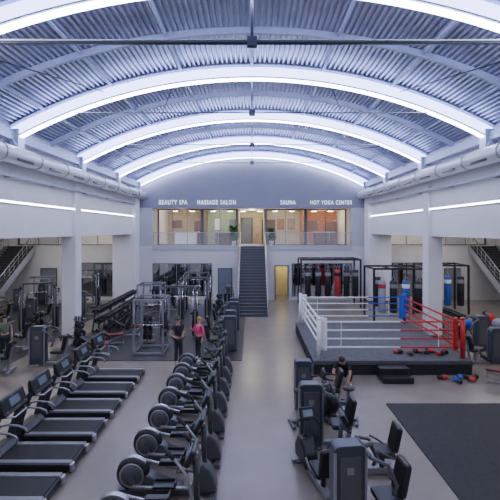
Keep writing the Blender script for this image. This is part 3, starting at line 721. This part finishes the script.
# ------------------------------------------------------------------ people
def skin_obj(name, nodes, edges, roots, m, parent, sub=2):
    keys = list(nodes); idx = {k: i for i, k in enumerate(keys)}
    me = bpy.data.meshes.new(name); me.from_pydata([nodes[k][0] for k in keys], [(idx[a], idx[b]) for a, b in edges], [])
    o = bpy.data.objects.new(name, me); COL.objects.link(o); o.parent = parent
    sk = o.modifiers.new('Skin', 'SKIN'); sk.use_smooth_shade = True
    d = me.skin_vertices[0].data
    for k in keys:
        r = nodes[k][1]; r = (r, r) if not hasattr(r, '__len__') else r
        d[idx[k]].radius = r; d[idx[k]].use_root = k in roots
    s_ = o.modifiers.new('Sub', 'SUBSURF'); s_.levels = sub; s_.render_levels = sub
    me.materials.append(M[m]); return o
V = Vector
def person(label, loc, rz, J, skin='skin', shirt='tee', pants='legg', hair='hairk', sleeve=.55, short=False, pony=False, sc=1., slim=1., fdir=(0, -1, 0), fup=(0, 0, 1)):
    t = thing('person', label, 'person', loc, rz); t.scale = (sc, sc, sc)
    N = {}; E = []
    def nd(k, r): N[k] = (J[k], r)
    for k, r in (('pelvis', .125), ('waist', .105), ('chest', .125), ('neck', .052), ('jaw', .066), ('head', .086), ('crown', .062)): nd(k, r*slim if k in ('pelvis', 'waist', 'chest') else r)
    E += [('pelvis', 'waist'), ('waist', 'chest'), ('chest', 'neck'), ('neck', 'jaw'), ('jaw', 'head'), ('head', 'crown')]
    roots = {'pelvis'}
    F = V(fdir).normalized(); U = V(fup).normalized(); Sd = F.cross(U)
    for s_ in ('L', 'R'):
        for k, r in (('shoulder', .06), ('elbow', .042), ('wrist', .028), ('palm', .033), ('hip', .088), ('knee', .058), ('ankle', .04), ('toe', .034)): nd(k+s_, r*slim)
        E += [('chest', 'shoulder'+s_), ('shoulder'+s_, 'elbow'+s_), ('elbow'+s_, 'wrist'+s_), ('wrist'+s_, 'palm'+s_), ('pelvis', 'hip'+s_), ('hip'+s_, 'knee'+s_), ('knee'+s_, 'ankle'+s_), ('ankle'+s_, 'toe'+s_)]
        w = V(J['wrist'+s_]); p = V(J['palm'+s_]); d = (p-w).normalized(); f = V((0, -1, 0)) if abs(d.y) < .8 else V((0, 0, 1))
        a = (f-d*f.dot(d)).normalized(); b = d.cross(a)*(1 if s_ == 'L' else -1)
        for i, L in enumerate((.068, .078, .072, .056)):
            base = p+a*(.027-.018*i); m1 = base+d*L*.55+b*.004; m2 = base+d*L+b*.018
            for q_, (pt, r) in enumerate(((base-d*.01, .0105), (m1, .0095), (m2, .0075))): N['f%s%d%d' % (s_, i, q_)] = (pt, r)
            E += [('f%s%d0' % (s_, i), 'f%s%d1' % (s_, i)), ('f%s%d1' % (s_, i), 'f%s%d2' % (s_, i))]; roots.add('f%s%d0' % (s_, i))
        tb = w+d*.03+a*.022
        for q_, (pt, r) in enumerate(((tb, .012), (tb+d*.03+a*.025, .0105), (tb+d*.055+a*.03+b*.01, .008))): N['t%s%d' % (s_, q_)] = (pt, r)
        E += [('t%s0' % s_, 't%s1' % s_), ('t%s1' % s_, 't%s2' % s_)]; roots.add('t%s0' % s_)
    hd = V(J['head'])
    N['n0'] = (hd+F*.07+U*.012, .012); N['n1'] = (hd+F*.094-U*.016, .013); E.append(('n0', 'n1')); roots.add('n0')
    for s_ in (-1, 1):
        N['e%d0' % s_] = (hd+Sd*s_*.08+U*.018, .012); N['e%d1' % s_] = (hd+Sd*s_*.083-U*.022, .009); E.append(('e%d0' % s_, 'e%d1' % s_)); roots.add('e%d0' % s_)
    skin_obj('body', N, E, roots, skin, t)
    for s_ in (-1, 1): MB().ball(hd+F*.078+Sd*s_*.03+U*.01, .011, 8).build('eye', 'eye', t)
    MB().ball(hd+F*.074-U*.045, (.022, .012, .006), 8).build('mouth', 'lips', t)
    h = MB().ball(hd-F*.018+U*.03, (.096, .1, .098), 16)
    if pony: h.tube([hd-F*.09+U*.04, hd-F*.15+U*.03, hd-F*.16-U*.1, hd-F*.13-U*.2], .03, 8, [.03, .034, .028, .008])
    h.build('hair', hair, t)
    lerp = lambda a, b, f: tuple(V(J[a]).lerp(V(J[b]), f))
    N = {'hem': (lerp('pelvis', 'waist', .2), .135*slim), 'waist': (J['waist'], .12*slim), 'chest': (J['chest'], .142*slim), 'collar': (lerp('chest', 'neck', .75), .07*slim)}
    E = [('hem', 'waist'), ('waist', 'chest'), ('chest', 'collar')]
    for s_ in ('L', 'R'):
        N['s'+s_] = (J['shoulder'+s_], .074*slim); E.append(('chest', 's'+s_))
        if sleeve <= 1: N['c'+s_] = (lerp('shoulder'+s_, 'elbow'+s_, sleeve), .06*slim); E.append(('s'+s_, 'c'+s_))
        else:
            N['e'+s_] = (J['elbow'+s_], .053*slim); N['c'+s_] = (lerp('elbow'+s_, 'wrist'+s_, sleeve-1), .04*slim); E += [('s'+s_, 'e'+s_), ('e'+s_, 'c'+s_)]
    skin_obj('shirt', N, E, {'chest'}, shirt, t)
    N = {'p': (lerp('pelvis', 'waist', .1), .14*slim)}; E = []
    for s_ in ('L', 'R'):
        N['h'+s_] = (J['hip'+s_], .1*slim); N['k'+s_] = (J['knee'+s_], (.085 if short else .068)*slim); E += [('p', 'h'+s_), ('h'+s_, 'k'+s_)]
        if not short: N['a'+s_] = (lerp('knee'+s_, 'ankle'+s_, .93), .05*slim); E.append(('k'+s_, 'a'+s_))
    skin_obj('trousers', N, E, {'p'}, pants, t)
    for s_ in ('L', 'R'):
        a = V(J['ankle'+s_]); b = V(J['toe'+s_]); d = b-a; d.z = 0; d.normalize()
        N = {'a': ((a.x, a.y, a.z-.01), .05), 'h': ((a.x-d.x*.04, a.y-d.y*.04, a.z-.045), .042), 'm': ((a.x+d.x*.08, a.y+d.y*.08, a.z-.045), .046), 't': ((a.x+d.x*.19, a.y+d.y*.19, a.z-.05), .038)}
        skin_obj('shoe', N, [('a', 'h'), ('h', 'm'), ('m', 't')], {'h'}, 'shoe', t)
    return t
def stand():
    J = dict(pelvis=(0, 0, .95), waist=(0, 0, 1.09), chest=(0, .01, 1.3), neck=(0, .01, 1.48), jaw=(0, -.012, 1.56), head=(0, -.005, 1.64), crown=(0, .01, 1.7))
    for s_, k in (('L', 1), ('R', -1)):
        J.update({'shoulder'+s_: (.17*k, .01, 1.41), 'elbow'+s_: (.23*k, .03, 1.14), 'wrist'+s_: (.24*k, -.04, .9), 'palm'+s_: (.24*k, -.06, .82),
                  'hip'+s_: (.09*k, 0, .9), 'knee'+s_: (.11*k, -.02, .5), 'ankle'+s_: (.12*k, .01, .09), 'toe'+s_: (.14*k, -.14, .04)})
    return J
J = stand()     # hands on hips
for s_, k in (('L', 1), ('R', -1)): J.update({'elbow'+s_: (.36*k, .07, 1.17), 'wrist'+s_: (.2*k, -.02, 1.03), 'palm'+s_: (.15*k, -.09, .99)})
person('man in black t-shirt and trousers standing with hands on hips', (-2.87, 14.6, .0), .9, J, 'skind', 'tee', 'legg', 'hairk', sc=1.04, slim=1.05)
J = stand()
J.update({'elbowR': (-.25, -.06, 1.16), 'wristR': (-.18, -.25, 1.28), 'palmR': (-.15, -.31, 1.34), 'kneeL': (.11, -.08, .5), 'ankleL': (.13, -.04, .09), 'toeL': (.15, -.19, .04)})
person('woman in pink top and dark leggings standing beside the man in black', (-2.12, 14.95, .02), -.7, J, 'skin', 'pink', 'legg', 'hairb', 1.9, pony=True, sc=.98, slim=.92)
J = stand()
J.update({'elbowR': (-.27, -.02, 1.16), 'wristR': (-.22, -.24, 1.1), 'palmR': (-.2, -.32, 1.12)})
person('person in olive top standing at the left edge among the machines', (-9.95, 15.1, .02), .6, J, 'skin', 'olive', 'legg', 'hairk', .3)
# deep crouch leaning forward, elbows over the knees, hands near the floor
J = dict(pelvis=(0, .28, .36), waist=(0, .2, .49), chest=(0, .02, .64), neck=(0, -.12, .76), jaw=(0, -.19, .79), head=(0, -.24, .84), crown=(0, -.26, .9))
for s_, k in (('L', 1), ('R', -1)):
    J.update({'shoulder'+s_: (.18*k, -.05, .69), 'elbow'+s_: (.25*k, -.22, .46), 'wrist'+s_: (.2*k, -.36, .25), 'palm'+s_: (.18*k, -.4, .17),
              'hip'+s_: (.11*k, .26, .33), 'knee'+s_: (.25*k, -.12, .46), 'ankle'+s_: (.2*k, .1, .09), 'toe'+s_: (.24*k, -.06, .04)})
person('person in black clothing crouching and leaning forward on the floor at the ring corner', (3.05, 12.6, 0), -.35, J, 'skind', 'tee', 'legg', 'hairk', .8, sc=1.08, slim=1.12, fdir=(0, -.85, -.5), fup=(0, -.5, .85))

# ------------------------------------------------------------------ world, camera
w = bpy.data.worlds.new('World'); S.world = w; w.use_nodes = True
w.node_tree.nodes['Background'].inputs[0].default_value = (.72, .75, 1, 1); w.node_tree.nodes['Background'].inputs[1].default_value = .55
cam = bpy.data.cameras.new('Camera'); co = bpy.data.objects.new('Camera', cam); COL.objects.link(co)
co.location = (0, 0, H); co.rotation_euler = (pi/2, 0, 0); cam.sensor_width = 36; cam.lens = 27
cam.shift_x = -.004; cam.shift_y = -.04; cam.clip_end = 200
S.camera = co
